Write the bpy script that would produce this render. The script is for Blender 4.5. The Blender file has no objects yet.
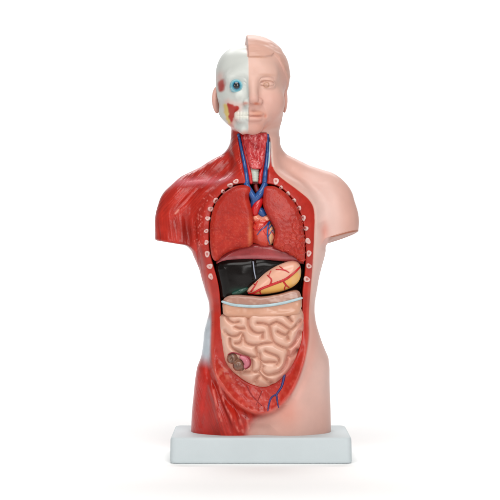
import bpy, math, random
import numpy as np
random.seed(4); rng = np.random.default_rng(7)
SC = bpy.context.scene
COL = SC.collection
# ------------------------------------------------------------------ camera, world, lamps, exposure
# All modelling is done in millimetres and stored in metres.
CAM_H, CAM_D = 206.6, 1600.0
cam = bpy.data.cameras.new('camera'); camo = bpy.data.objects.new('camera', cam); COL.objects.link(camo)
camo.location = (0, -CAM_D/1000, CAM_H/1000); camo.rotation_euler = (math.pi/2, 0, 0)
cam.sensor_width = 36; cam.lens = 36*CAM_D/500; cam.clip_start = .05; cam.clip_end = 60
SC.camera = camo
W = bpy.data.worlds.new('World'); SC.world = W; W.use_nodes = True
W.node_tree.nodes['Background'].inputs[0].default_value = (1, .985, .97, 1)
W.node_tree.nodes['Background'].inputs[1].default_value = .25
SC.view_settings.view_transform = 'Standard'; SC.view_settings.look = 'None'
SC.view_settings.exposure = 0; SC.view_settings.gamma = 1
def lamp(name, loc, target, size, power, col=(1, 1, 1)):
    l = bpy.data.lights.new(name, 'AREA'); l.shape = 'RECTANGLE'; l.size, l.size_y = size; l.energy = power; l.color = col
    o = bpy.data.objects.new(name, l); COL.objects.link(o); o.location = loc
    d = [target[i]-loc[i] for i in range(3)]
    import mathutils
    o.rotation_euler = mathutils.Vector(d).to_track_quat('-Z', 'Y').to_euler()
lamp('overhead_softbox', (-.05, -.8, 1.4), (0, 0, .15), (.9, .7), 11.2, (1, .985, .96))
lamp('front_softbox', (.55, -1.8, .8), (0, 0, .2), (.8, .8), 12.3, (1, .985, .97))
lamp('left_softbox', (-.9, -1.5, .6), (0, 0, .2), (.35, .6), 4.5, (1, .985, .97))
lamp('backdrop_fill', (0, 2.4, 2.6), (0, 3.4, .1), (3.0, .5), 60)  # unseen lamp added to whiten the backdrop
lamp('floor_fill', (0, 1.5, 1.9), (0, 1.3, 0), (2.6, .5), 22)  # unseen lamp added behind the model to brighten the floor

# ------------------------------------------------------------------ helpers
def lin(c):
    c = np.asarray(c, float)/255.0
    return np.where(c <= .04045, c/12.92, ((c+.055)/1.055)**2.4)
def q(px, py, y=0.0):            # measured (mm on the silhouette plane) -> mm at depth y
    s = (CAM_D+y)/CAM_D
    return np.array([(px-250)*s, y, CAM_H-(py-250)*s])
SF = .975                        # front features lie about 40 mm nearer
_T = rng.random((64, 64, 64)).astype(np.float32)
def noise(x, y, z, seed=0):      # smooth value noise, -1..1
    x = np.asarray(x, np.float32)+seed*7.31; y = np.asarray(y, np.float32)+seed*3.17; z = np.asarray(z, np.float32)+seed*5.7
    x, y, z = np.broadcast_arrays(x, y, z)
    xi, yi, zi = np.floor(x).astype(int), np.floor(y).astype(int), np.floor(z).astype(int)
    fx, fy, fz = x-xi, y-yi, z-zi
    fx = fx*fx*(3-2*fx); fy = fy*fy*(3-2*fy); fz = fz*fz*(3-2*fz)
    r = 0
    for a in (0, 1):
        for b in (0, 1):
            for c in (0, 1):
                w = (fx if a else 1-fx)*(fy if b else 1-fy)*(fz if c else 1-fz)
                r = r+w*_T[(xi+a) & 63, (yi+b) & 63, (zi+c) & 63]
    return r*2-1
def ss(a, b, x): t = np.clip((x-a)/(b-a), 0, 1); return t*t*(3-2*t)
def smin(a, b, k): h = np.clip(.5+.5*(b-a)/k, 0, 1); return b*(1-h)+a*h-k*h*(1-h)
def smax(a, b, k): return -smin(-a, -b, k)
def ell(P, c, r):
    d = [(P[i]-c[i]) for i in range(3)]
    k0 = np.sqrt(sum((d[i]/r[i])**2 for i in range(3))); k1 = np.sqrt(sum((d[i]/r[i]**2)**2 for i in range(3)))+1e-6
    return k0*(k0-1)/k1
def cone(P, a, b, ra, rb):
    ab = [b[i]-a[i] for i in range(3)]; L = sum(v*v for v in ab)
    t = np.clip(sum((P[i]-a[i])*ab[i] for i in range(3))/L, 0, 1)
    return np.sqrt(sum((P[i]-a[i]-t*ab[i])**2 for i in range(3)))-(ra+(rb-ra)*t)
def segdist(X, Z, pts):          # distance to open polyline, and parameter 0..1
    best = np.full(X.shape, 1e9); tt = np.zeros(X.shape); n = len(pts)-1
    for i in range(n):
        ax, az = pts[i]; bx, bz = pts[i+1]; dx, dz = bx-ax, bz-az
        t = np.clip(((X-ax)*dx+(Z-az)*dz)/(dx*dx+dz*dz+1e-9), 0, 1)
        d = np.hypot(X-ax-t*dx, Z-az-t*dz); m = d < best
        best = np.where(m, d, best); tt = np.where(m, (i+t)/n, tt)
    return best, tt
def smooth_closed(pts, it=2):
    p = np.array(pts, float)
    for _ in range(it):
        nx = np.roll(p, -1, 0); p = np.stack([.75*p+.25*nx, .25*p+.75*nx], 1).reshape(-1, 2)
    return p
def smooth_open(pts, it=2):
    p = np.array(pts, float)
    for _ in range(it):
        a = p[:-1]; b = p[1:]
        m = np.stack([.75*a+.25*b, .25*a+.75*b], 1).reshape(-1, p.shape[1])
        p = np.vstack([p[:1], m, p[-1:]])
    return p
def polysd(X, Z, pts):           # signed distance to closed polygon (negative inside)
    pts = [tuple(p) for p in pts]
    d, _ = segdist(X, Z, pts+[pts[0]]); ins = np.zeros(X.shape, bool); n = len(pts)
    for i in range(n):
        ax, az = pts[i]; bx, bz = pts[(i+1) % n]
        if az == bz: continue
        c = ((az > Z) != (bz > Z)) & (X < (bx-ax)*(Z-az)/(bz-az)+ax); ins ^= c
    return np.where(ins, -d, d)
def cr(pts, n=8):                # Catmull-Rom through points of any dimension
    p = np.array(pts, float); p = np.vstack([2*p[0]-p[1], p, 2*p[-1]-p[-2]]); out = []
    for i in range(1, len(p)-2):
        for t in np.linspace(0, 1, n, endpoint=False):
            out.append(.5*((2*p[i])+(-p[i-1]+p[i+1])*t+(2*p[i-1]-5*p[i]+4*p[i+1]-p[i+2])*t*t+(-p[i-1]+3*p[i]-3*p[i+1]+p[i+2])*t**3))
    out.append(p[-2]); return np.array(out)
# 2D rasters in measured front coordinates, sampled bilinearly
RX0, RX1, RZ0, RZ1, RS = 145., 370., 25., 445., .5
_gx = np.arange(RX0, RX1, RS); _gy = np.arange(RZ0, RZ1, RS)
GX, GY = np.meshgrid(_gx, _gy, indexing='ij')
def samp(M, px, py):
    fx = np.clip((px-RX0)/RS, 0, M.shape[0]-1.001); fy = np.clip((py-RZ0)/RS, 0, M.shape[1]-1.001)
    i = fx.astype(int); j = fy.astype(int); a = (fx-i); b = (fy-j)
    if M.ndim == 3: a = a[..., None]; b = b[..., None]
    return (M[i, j]*(1-a)+M[i+1, j]*a)*(1-b)+(M[i, j+1]*(1-a)+M[i+1, j+1]*a)*b
def front(P): return 250+P[0]/SF, 250+(CAM_H-P[2])/SF

def mesh_field(f, lo, hi, h):    # sparse surface nets
    lo = np.array(lo, float); n = np.ceil((np.array(hi)-lo)/h/4).astype(int)
    c = [lo[i]+(np.arange(n[i])*4+1.5)*h for i in range(3)]
    C = np.meshgrid(*c, indexing='ij'); D = f([a.ravel() for a in C]).astype(np.float32).reshape(n)
    F = D.repeat(4, 0).repeat(4, 1).repeat(4, 2)
    act = np.argwhere(np.abs(D) < h*4*1.6+1.5)
    o = np.stack(np.meshgrid(*[np.arange(4)]*3, indexing='ij'), -1).reshape(-1, 3)
    for s in range(0, len(act), 20000):
        I = (act[s:s+20000, None, :]*4+o[None]).reshape(-1, 3)
        F[I[:, 0], I[:, 1], I[:, 2]] = f([lo[k]+I[:, k]*h for k in range(3)])
    S = F < 0; shp = np.array(F.shape); st = np.array([shp[1]*shp[2], shp[2], 1])
    ids, pts, flips = [], [], []
    for ax in range(3):
        a = [slice(None)]*3; b = [slice(None)]*3; a[ax] = slice(0, -1); b[ax] = slice(1, None)
        E = np.argwhere(S[tuple(a)] != S[tuple(b)])
        v, w = (ax+1) % 3, (ax+2) % 3
        E = E[(E[:, v] > 0) & (E[:, w] > 0) & (E[:, v] < shp[v]-1) & (E[:, w] < shp[w]-1)]
        E2 = E.copy(); E2[:, ax] += 1
        f0 = F[tuple(E.T)]; f1 = F[tuple(E2.T)]; t = f0/(f0-f1)
        p = E.astype(float); p[:, ax] += t
        base = E@st
        ids.append(np.stack([base, base-st[v], base-st[v]-st[w], base-st[w]], 1)); pts.append(p); flips.append(f0 < 0)
    ids = np.vstack(ids); pts = np.vstack(pts); flips = np.concatenate(flips)
    u, inv = np.unique(ids.ravel(), return_inverse=True); inv = inv.reshape(-1, 4)
    cnt = np.bincount(inv.ravel(), minlength=len(u)).astype(float)
    V = np.stack([np.bincount(inv.ravel(), weights=np.repeat(pts[:, k], 4), minlength=len(u))/cnt for k in range(3)], 1)
    Q = inv.copy(); Q[~flips] = Q[~flips][:, ::-1]
    V = lo+V*h
    e = .35                      # normals from the field itself
    N = np.stack([f([V[:, j]+(e if j == k else 0) for j in range(3)])-f([V[:, j]-(e if j == k else 0) for j in range(3)]) for k in range(3)], 1)
    N /= np.linalg.norm(N, axis=1, keepdims=True)+1e-9
    # orient check
    a, b_, c_ = V[Q[:, 0]], V[Q[:, 1]], V[Q[:, 3]]
    if np.mean(np.sum(np.cross(b_-a, c_-a)*N[Q[:, 0]], 1)) < 0: Q = Q[:, ::-1]
    return V, Q, N
OX = 11.0                        # the model stands 11 mm right of the lens axis
def mk(name, V, Q, N=None, col=None, mat=None, parent=None, smooth=True):
    me = bpy.data.meshes.new(name); V = np.asarray(V, float)
    vv = (V-np.array([OX, 0, 0]))*.001
    me.from_pydata(vv.tolist(), [], Q.tolist() if hasattr(Q, 'tolist') else Q); me.update()
    if smooth: me.polygons.foreach_set('use_smooth', [True]*len(me.polygons))
    if col is not None:
        a = me.color_attributes.new('paint', 'FLOAT_COLOR', 'POINT')
        c = np.ones((len(V), 4), np.float32); c[:, :3] = col; a.data.foreach_set('color', c.ravel())
    if N is not None: me.normals_split_custom_set_from_vertices(N.tolist())
    o = bpy.data.objects.new(name, me); COL.objects.link(o); o.parent = parent
    if mat: me.materials.append(mat)
    return o
def submesh(V, Q, N, col, fm, *a):
    q_ = Q[fm]; u, inv = np.unique(q_.ravel(), return_inverse=True)
    return V[u], inv.reshape(-1, 4), N[u], col[u]
def tube(pts, r, n=10, flat=1.0, k=6):   # swept tube with rounded ends
    p = np.array(pts, float); R = np.broadcast_to(np.array(r, float), (len(p),)) if np.ndim(r) else np.full(len(p), float(r))
    pr = cr(np.hstack([p, R[:, None]]), k); p = pr[:, :3]; R = pr[:, 3].copy()
    T = np.gradient(p, axis=0); T /= np.linalg.norm(T, axis=1, keepdims=True)+1e-9
    e0 = p[0]-T[0]*R[0]*.7; e1 = p[-1]+T[-1]*R[-1]*.7
    p = np.vstack([e0, p, e1]); R = np.concatenate([[R[0]*.45], R, [R[-1]*.45]]); T = np.vstack([T[:1], T, T[-1:]])
    V = []; ref = np.array([0, 1.0, 0])
    for i in range(len(p)):
        a = np.cross(T[i], ref); a /= np.linalg.norm(a)+1e-9; b = np.cross(a, T[i])
        for j in range(n):
            t = 2*math.pi*j/n; V.append(p[i]+R[i]*(math.cos(t)*a+flat*math.sin(t)*b))
    Q = [[i*n+j, i*n+(j+1) % n, (i+1)*n+(j+1) % n, (i+1)*n+j] for i in range(len(p)-1) for j in range(n)]
    Q.append(list(range(n))[::-1]); Q.append([(len(p)-1)*n+j for j in range(n)])
    return np.array(V), Q
def join(parts):
    V, Q, o = [], [], 0
    for v, f in parts:
        V.append(v); Q += [[i+o for i in ff] for ff in f]; o += len(v)
    return np.vstack(V), Q
def surf_y(f, x, z, y0=-75., y1=20.):    # first hit of a field from the front
    ys = np.arange(y0, y1, .4); F = f([np.full(len(ys), x), ys, np.full(len(ys), z)])
    i = int(np.argmax(F < 0))
    return (ys[i]-.4*F[i]/min(F[i]-F[i-1], -1e-6) if i else ys[i]) if F[i] < 0 else y1
def on(f, pts, lift=0.0, y=-40.):        # measured (px,py) points laid on a field's front
    out = []
    for px, py in pts:
        yy = y
        for _ in range(3): P = q(px, py, yy); yy = surf_y(f, P[0], P[2])
        P = q(px, py, yy); out.append((P[0], yy-lift, P[2]))
    return out
def lay(f, pts, r, n=8, flat=.9, lift=0., y=-40.):   # a vessel that follows a surface
    pr = cr(np.array([(a, b, c) for (a, b), c in zip(pts, r)]), 4)
    return tube(on(f, pr[:, :2], lift, y), pr[:, 2], n, flat, 2)

# ------------------------------------------------------------------ materials
def paint_mat(name, rough=.33, bump=.15, bscale=900., mott=.12, mscale=120., spec=.5, coat=0., color=None, vor=0., vscale=250., stretch=(1, 1, 1), sss=0., flecks=0.):
    m = bpy.data.materials.new(name); m.use_nodes = True; nt = m.node_tree; N = nt.nodes; L = nt.links
    b = N['Principled BSDF']; tc = N.new('ShaderNodeTexCoord'); mp = N.new('ShaderNodeMapping'); mp.inputs['Scale'].default_value = stretch
    L.new(tc.outputs['Object'], mp.inputs[0])
    if color is None:
        at = N.new('ShaderNodeAttribute'); at.attribute_name = 'paint'; src = at.outputs['Color']
    else:
        rgb = N.new('ShaderNodeRGB'); rgb.outputs[0].default_value = (*lin(color), 1); src = rgb.outputs[0]
    n1 = N.new('ShaderNodeTexNoise'); n1.inputs['Scale'].default_value = mscale; n1.inputs['Detail'].default_value = 5; L.new(mp.outputs[0], n1.inputs['Vector'])
    mr = N.new('ShaderNodeMapRange'); mr.inputs[1].default_value = .3; mr.inputs[2].default_value = .7
    mr.inputs[3].default_value = 1-mott; mr.inputs[4].default_value = 1+mott; L.new(n1.outputs[0], mr.inputs[0])
    vm = N.new('ShaderNodeVectorMath'); vm.operation = 'SCALE'; L.new(src, vm.inputs[0]); L.new(mr.outputs[0], vm.inputs['Scale'])
    csrc = vm.outputs[0]
    L.new(csrc, b.inputs['Base Color'])
    n2 = N.new('ShaderNodeTexNoise'); n2.inputs['Scale'].default_value = bscale; n2.inputs['Detail'].default_value = 3; L.new(mp.outputs[0], n2.inputs['Vector'])
    bp = N.new('ShaderNodeBump'); bp.inputs['Strength'].default_value = bump; bp.inputs['Distance'].default_value = .0006; L.new(n2.outputs[0], bp.inputs['Height'])
    last = bp
    if vor:
        vo = N.new('ShaderNodeTexVoronoi'); vo.feature = 'DISTANCE_TO_EDGE'; vo.inputs['Scale'].default_value = vscale
        nd = N.new('ShaderNodeTexNoise'); nd.inputs['Scale'].default_value = 160; L.new(tc.outputs['Object'], nd.inputs['Vector'])
        mx = N.new('ShaderNodeMixRGB'); mx.blend_type = 'ADD'; mx.inputs[0].default_value = .006; L.new(tc.outputs['Object'], mx.inputs[1]); L.new(nd.outputs['Color'], mx.inputs[2])
        L.new(mx.outputs[0], vo.inputs['Vector'])
        r2 = N.new('ShaderNodeMapRange'); r2.inputs[2].default_value = .12; L.new(vo.outputs['Distance'], r2.inputs[0])
        msk = N.new('ShaderNodeTexNoise'); msk.inputs['Scale'].default_value = 38; L.new(tc.outputs['Object'], msk.inputs['Vector'])
        m3 = N.new('ShaderNodeMapRange'); m3.inputs[1].default_value = .42; m3.inputs[2].default_value = .6; L.new(msk.outputs[0], m3.inputs[0])
        mul = N.new('ShaderNodeMath'); mul.operation = 'MULTIPLY'; L.new(r2.outputs[0], mul.inputs[0]); L.new(m3.outputs[0], mul.inputs[1])
        b2 = N.new('ShaderNodeBump'); b2.inputs['Strength'].default_value = vor; b2.inputs['Distance'].default_value = .0012
        L.new(mul.outputs[0], b2.inputs['Height']); L.new(bp.outputs[0], b2.inputs['Normal']); last = b2
    L.new(last.outputs[0], b.inputs['Normal'])
    r = N.new('ShaderNodeMapRange'); r.inputs[3].default_value = rough-.08; r.inputs[4].default_value = rough+.1; L.new(n1.outputs[0], r.inputs[0]); L.new(r.outputs[0], b.inputs['Roughness'])
    b.inputs['Specular IOR Level'].default_value = spec; b.inputs['Coat Weight'].default_value = coat; b.inputs['Coat Roughness'].default_value = .18
    if sss:
        b.inputs['Subsurface Weight'].default_value = sss; b.inputs['Subsurface Radius'].default_value = (1, .4, .25); b.inputs['Subsurface Scale'].default_value = .004
    return m
M_SKIN = paint_mat('skin_plastic', .40, .12, 500, .04, 60, spec=.3, sss=.10)
M_MUSC = paint_mat('muscle_paint', .30, .25, 420, .14, 90, spec=.38, coat=.04)
M_CAV = paint_mat('cavity_paint', .5, .2, 500, .2, 90, spec=.25)
M_SKULL = paint_mat('skull_paint', .38, .1, 600, .03, 50)
M_LUNG = paint_mat('lung_paint', .36, .16, 800, .05, 160, spec=.42, vor=0.0, vscale=290)
M_LUNG2 = paint_mat('smooth_lung_paint', .36, .16, 900, .05, 160, spec=.28, vor=0.0)
M_GUT = paint_mat('intestine_paint', .30, .12, 500, .05, 70, coat=.25, sss=.08)
M_ORG = paint_mat('organ_paint', .27, .2, 500, .1, 150, coat=.3)
M_LIVER = paint_mat('liver_paint', .18, .1, 260, .3, 60, spec=.2)
M_EYE = paint_mat('eye_gloss', .1, .0, 300, .02, 100, coat=.5)
M_BLUE = paint_mat('blue_vessel_paint', .28, .15, 500, .25, 300, color=(28, 72, 134), coat=.2)
M_NAVY = paint_mat('navy_vessel_paint', .35, .15, 500, .25, 300, color=(48, 44, 104))
M_RED = paint_mat('red_vessel_paint', .28, .1, 500, .15, 300, color=(186, 18, 22), coat=.2)
M_WHITE = paint_mat('white_cartilage_paint', .35, .15, 400, .1, 200, color=(176, 184, 172))
M_TRIM = paint_mat('pale_blue_trim_paint', .3, .15, 400, .12, 120, color=(168, 190, 196))
M_BASE = paint_mat('white_base_plastic', .6, .08, 900, .02, 30, spec=.2, color=(195, 204, 207))
M_SWEEP = paint_mat('white_backdrop_paper', .9, .05, 200, .004, 10, spec=0., color=(250, 250, 250))

# ------------------------------------------------------------------ setting: seamless white sweep
def sweep():
    prof = [(-4.0, 0), (2.8, 0)]
    for i in range(1, 17):
        t = math.pi/2*i/16; prof.append((2.8+.8*math.sin(t), .8-.8*math.cos(t)))
    prof.append((3.6, 3.4))
    V = [(x*1000, y*1000, z*1000) for y, z in prof for x in (-3, 3)]
    Q = [[2*i, 2*i+1, 2*i+3, 2*i+2] for i in range(len(prof)-1)]
    o = mk('backdrop', V, Q, mat=M_SWEEP); o.location.x = OX/1000; o['kind'] = 'structure'
sweep()

MODEL = bpy.data.objects.new('anatomical_model', None); COL.objects.link(MODEL); MODEL.location = (OX/1000, 0, 0); MODEL.empty_display_size = .1
MODEL['label'] = 'plastic torso anatomy model, half skin and half red muscle, showing organs, on white base'
MODEL['category'] = 'anatomy model'

# ------------------------------------------------------------------ base slab
def base():
    def f(P):
        x, y, z = P[0]-10.6, P[1], P[2]
        dx = np.abs(x)-(88-7); dy = np.abs(y)-(55-7)
        d2 = np.hypot(np.maximum(dx, 0), np.maximum(dy, 0))+np.minimum(np.maximum(dx, dy), 0)-7
        taper = (z-12)*.025
        d2 = d2+taper
        dz = np.abs(z-12.75)-12.75; r = 2.2
        a = np.maximum(d2+r, 0); b = np.maximum(dz+r, 0)
        return np.hypot(a, b)+np.minimum(np.maximum(d2+r, dz+r), 0)-r
    V, Q, N = mesh_field(f, (-82, -60, -4), (104, 60, 32), 1.5)
    mk('base', V, Q, N, mat=M_BASE, parent=MODEL)
base()

# ------------------------------------------------------------------ body outlines (measured on the photograph)
OPEN = smooth_closed([(254.6,184.5),(241.6,183),(231,185.5),(222,192),(214.5,202),(210.5,213),(208.8,228),(208.8,243),(210.5,256),(214,268),(217,278),(219.5,290),
        (221,313),(221.3,335),(226,361),(231,370),(241,379),(252,385),(263,387.5),(273,385),(282.4,377),(290,368),(296,358),(301,344),(302.5,330),(302.5,313),(302.5,292),
        (304.5,279),(305.5,268),(306,250),(304.5,229),(301,214),(295,202),(287,192.5),(278,185.5),(266,183)], 2)
LIP = smooth_closed([(250,172),(236,175),(222,182),(210,194),(202,210),(199.5,230),(201,250),(204,270),(208,290),(211,310),(211,330),(210.5,350),(211,366),(217,382),(230,399),(245,411),
        (261,416),(277,411),(291,396),(300,378),(306,358),(310,335),(309,318),(311,292),(313,268),(314.5,240),(315.5,211),(311,200),(298,189.5),(284,179.5),(274,171),(262,170)], 2)
NECKW = smooth_closed([(236.5,131),(252,132),(270,131),(271,150),(269,166),(267.5,186),(257,190),(247,186),(243.5,170),(240,152)], 1)
dO = polysd(GX, GY, OPEN); dL = polysd(GX, GY, LIP); dN = polysd(GX, GY, NECKW)
# red chest wall: everything left of this line; skin right of it
REDLINE = [(251,25),(251,120),(252,133),(270,136),(271.5,150),(272.5,166),(277,173.5),(284,179.5),(298,189.5),(311,200),(315.5,211),(314.5,240),(313,268),(311,292),(309,318),(310,335),(306,358),(300,378),(291,396),(277,411),(262,417),(250,424),(246,445)]
redpoly = smooth_open(REDLINE, 2).tolist()+[[100,445],[100,25]]
dR = polysd(GX, GY, redpoly)     # negative inside the red
low = ss(338, 380, GY)
# ---- relief of the front
def line(pts, w, a):
    d, t = segdist(GX, GY, smooth_open(pts, 2)); return a*np.exp(-(d/w)**2)*np.sin(np.clip(t, 0, 1)*math.pi)
D = np.zeros(GX.shape)
t = np.clip(dO/np.maximum(dO-dL, .01), 0, 1)*(dO > 0); t = np.where(dL > 0, 1, t)
D += -(1-ss(0, 1, t))*(1.2+8.0*low)*(dL < 0)                       # rim slopes into the opening, deeper at the pelvis
D += 1.6*np.exp(-((dL+2.5)/3.2)**2)*(.35+1.3*low)*ss(185, 240, GY)  # lip
D += -3.2*np.exp(-((dL-4)/3.8)**2)*ss(345, 385, GY)*(1-.65*ss(262, 285, GX))    # crease outside the lip
D += 1.1*ss(0.0, 1.6, dR)*(1-ss(285, 345, GY))*ss(130, 136, GY)    # skin stands proud of the chest wall
D += -4.2*(1-ss(-1.2, .2, dN))*(GY > 128)                            # neck window
D += -7*np.exp(-((GX-261)/14)**2)*ss(414, 430, GY)               # groin
D += 3.0*np.exp(-((GX-298)/15)**2)*ss(372, 425, GY)+2.4*np.exp(-((GX-224)/13)**2)*ss(380, 425, GY)
# muscle relief
D += line([(200,182),(190,194),(178,207),(168,219)], 2.4, -1.6)+line([(204,187),(193,200),(181,213)], 4, 1.2)
D += line([(184,214),(186,228),(189,246)], 3, -2.0)+line([(172,212),(176,225),(178,240)], 2.2, -.9)+line([(163,196),(162,212),(164,232)], 3, -.8)
D += line([(174,181),(192,180),(212,180),(234,177)], 3.2, 1.6)+line([(176,187),(196,187),(216,186)], 3, -1.0)
D += line([(196,205),(194,225),(196,246),(203,272)], 2.5, -1.2)+line([(230,140),(236,160),(243,176)], 2.2, 1.2)+line([(228,150),(231,164),(228,172)], 3, -1.3)
D += line([(213,368),(219,392),(229,413),(240,435)], 2.6, 2.8)+line([(209,372),(212,392),(217,412),(223,436)], 2.6, 2.4)+line([(214,380),(222,405),(232,434)], 1.7, -2.0)
D += line([(208,378),(205,400),(200,430)], 2.2, -1.3)+line([(232,402),(240,418),(246,434)], 2.0, -1.2)+line([(209,352),(207,368),(209,385)], 2.5, -1.0)
D += line([(240,416),(248,426),(250,434)], 2, -1.)+line([(233,384),(244,396),(256,404)], 2.2, .7)
# skin relief: clavicle, chest, hip crease
D += line([(276,170),(296,180),(316,183),(336,180)], 4, .8)+line([(322,222),(327,234),(328,250)], 5, -2.2)+line([(292,398),(284,414),(274,428)], 6, -1.6)
D += line([(325,350),(318,372),(304,392)], 8, -1.2)
_b = np.convolve([1, 4, 6, 4, 1], [1, 4, 6, 4, 1])/256.
D = np.apply_along_axis(lambda m: np.convolve(np.pad(m, 4, mode='edge'), _b, 'valid'), 0, D); D = np.apply_along_axis(lambda m: np.convolve(np.pad(m, 4, mode='edge'), _b, 'valid'), 1, D)
# fine muscle fibre relief, running along each muscle
def fibre(ang, sc=1.0, sd=0):
    a = math.radians(ang); u = GX*math.cos(a)+GY*math.sin(a); v = -GX*math.sin(a)+GY*math.cos(a)
    return .5*noise(v*.26*sc, u*.035, 0, sd)+.4*noise(v*.7*sc, u*.05, 0, sd+3)+.6*noise(v*1.7, u*.09, 0, sd+6)
wS = (1-ss(205, 225, GY)); wT = ss(345, 370, GY); wM = 1-wS*1-wT*1
FIB = wS*fibre(-48, 1, 1)+np.clip(wM, 0, 1)*fibre(84, 1, 2)+wT*fibre(72, 1, 4)*(.35+.65*ss(206, 214, GX))
inr = (1-ss(-3, 0, dR))*ss(0, 2, dL)
FIBM = FIB*inr
D += .3*FIBM
# serratus and intercostal flecks beside the ribs
fl = np.clip(noise(GX*.75, GY*.75, 0, 9)-.25, 0, 1)*np.exp(-((dL+0)/5)**2)*(GX < 250)*ss(186, 200, GY)*(1-ss(240, 262, GY))
D += fl*1.2
pel = low*(dL < 0)*(dO > 3)
D += pel*(.4*noise(GX*.2, GY*.2, 0, 12)+.22*noise(GX*.5, GY*.5, 0, 14))

# ---- trunk table: level, left, right, front, back
TAB = np.array([(440,191,331,-41,44),(431,191,331,-41,44),(410,192,330.5,-43,46),(396,193.5,330,-44,47),(380,195,329.5,-45,47),(367,197,329.5,-45,45),(357,201,328.5,-45,43),
 (345,203,323,-44.5,41),(332,204,318.5,-44,40),(322,206.5,315.5,-44,39),(312,209.5,314,-44,38),(302,209,314,-44,38),(290,205,316,-44,39),(278,201.5,318,-44,40),(268,199,320.5,-44.5,41),
 (256,193.5,324,-45,43),(244,190,326,-45,45),(225,188,327,-45,46),(208,189,326,-43.5,46),(198,194,321,-42,45),(190,202,313,-40,43),(183,212,303,-37.5,41),(176,222,291,-35,39),(170,227,284.5,-31,37),
 (163,229.5,281,-28,35),(156,230,279.8,-25,34),(145,230.5,279.3,-23,33),(132,231,279.3,-21,32),(118,232,279,-16,31),(105,236,276,-12,30),(90,240,272,-8,28)], float)
_z = CAM_H-(TAB[:, 0]-250); _zz = np.arange(-10, 400, .5)
def _tab(c):
    v = np.interp(_zz, _z, TAB[:, c]); k = np.exp(-(np.arange(-12, 13)/5.)**2); k /= k.sum()
    return np.convolve(np.pad(v, 12, mode='edge'), k, 'valid')
TL, TR, TF, TB = [_tab(c) for c in (1, 2, 3, 4)]
def trunk(P):
    x, y, z = P; xl = np.interp(z, _zz, TL)-250; xr = np.interp(z, _zz, TR)-250; yf = np.interp(z, _zz, TF); yb = np.interp(z, _zz, TB)
    cx = (xl+xr)/2; a = (xr-xl)/2; yc = (yf+yb)/2; b = (yb-yf)/2; n = 2.35
    dx = np.abs(x-cx)+1e-4; dy = np.abs(y-yc)+1e-4
    r = ((dx/a)**n+(dy/b)**n)**(1/n); L = np.hypot(dx, dy)
    g = np.sqrt((dx**(n-1)/a**n)**2+(dy**(n-1)/b**n)**2)*r**(1-n)
    return np.clip((r-1)/np.maximum(g, 1/90.), -40, 60)
def torso_raw(P):
    d = trunk(P); x, y, z = P
    Z = lambda py: CAM_H-(py-250)
    l = smin(cone(P, (-59, 5, Z(190)), (-31, 8, Z(174.5)), 17, 15), cone(P, (-70.3, 4, Z(204.5)), (-72, 3, Z(262)), 20.3, 26.3), 9)
    l = smin(l, cone(P, (-31, 8, Z(174.5)), (-10, 9, Z(155.5)), 15, 12), 7)
    r = smin(cone(P, (72, 5, Z(190.5)), (40, 8, Z(175.5)), 20, 16), cone(P, (80, 4, Z(202)), (84.5, 3, Z(262)), 24, 26.6), 9)
    r = smin(r, cone(P, (40, 8, Z(175.5)), (18, 9, Z(155.5)), 16, 12), 7)
    l = smin(l, ell(P, (-72.6, 4, Z(221)), (22.4, 23, 29)), 5); r = smin(r, ell(P, (84.6, 4, Z(220)), (24.0, 25, 27)), 5)
    # cut arm stumps
    l = smax(l, (Z(243.5)-.16*(x+75)-.01*y-z), 2.4); r = smax(r, (Z(238.5)+.30*(x-84)-.12*y-z), .8)
    d = smin(d, l, 9); d = smin(d, r, 9)
    return smax(smax(d, z-345, 4), -20-z, 1)
def neck_organ_level(P): return 0
def torso(P):
    d = torso_raw(P); px, py = front(P); y = P[1]
    w = 1-ss(-14, 8, y-np.interp(P[2], [270, 300, 330], [0, 4, 10]))
    d = d-samp(D, px, py)*w
    o = samp(dO, px, py)
    cav = np.maximum(o, y-24)
    return smax(smax(d, -cav, 2.2), 24.9-P[2], .8)
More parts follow.
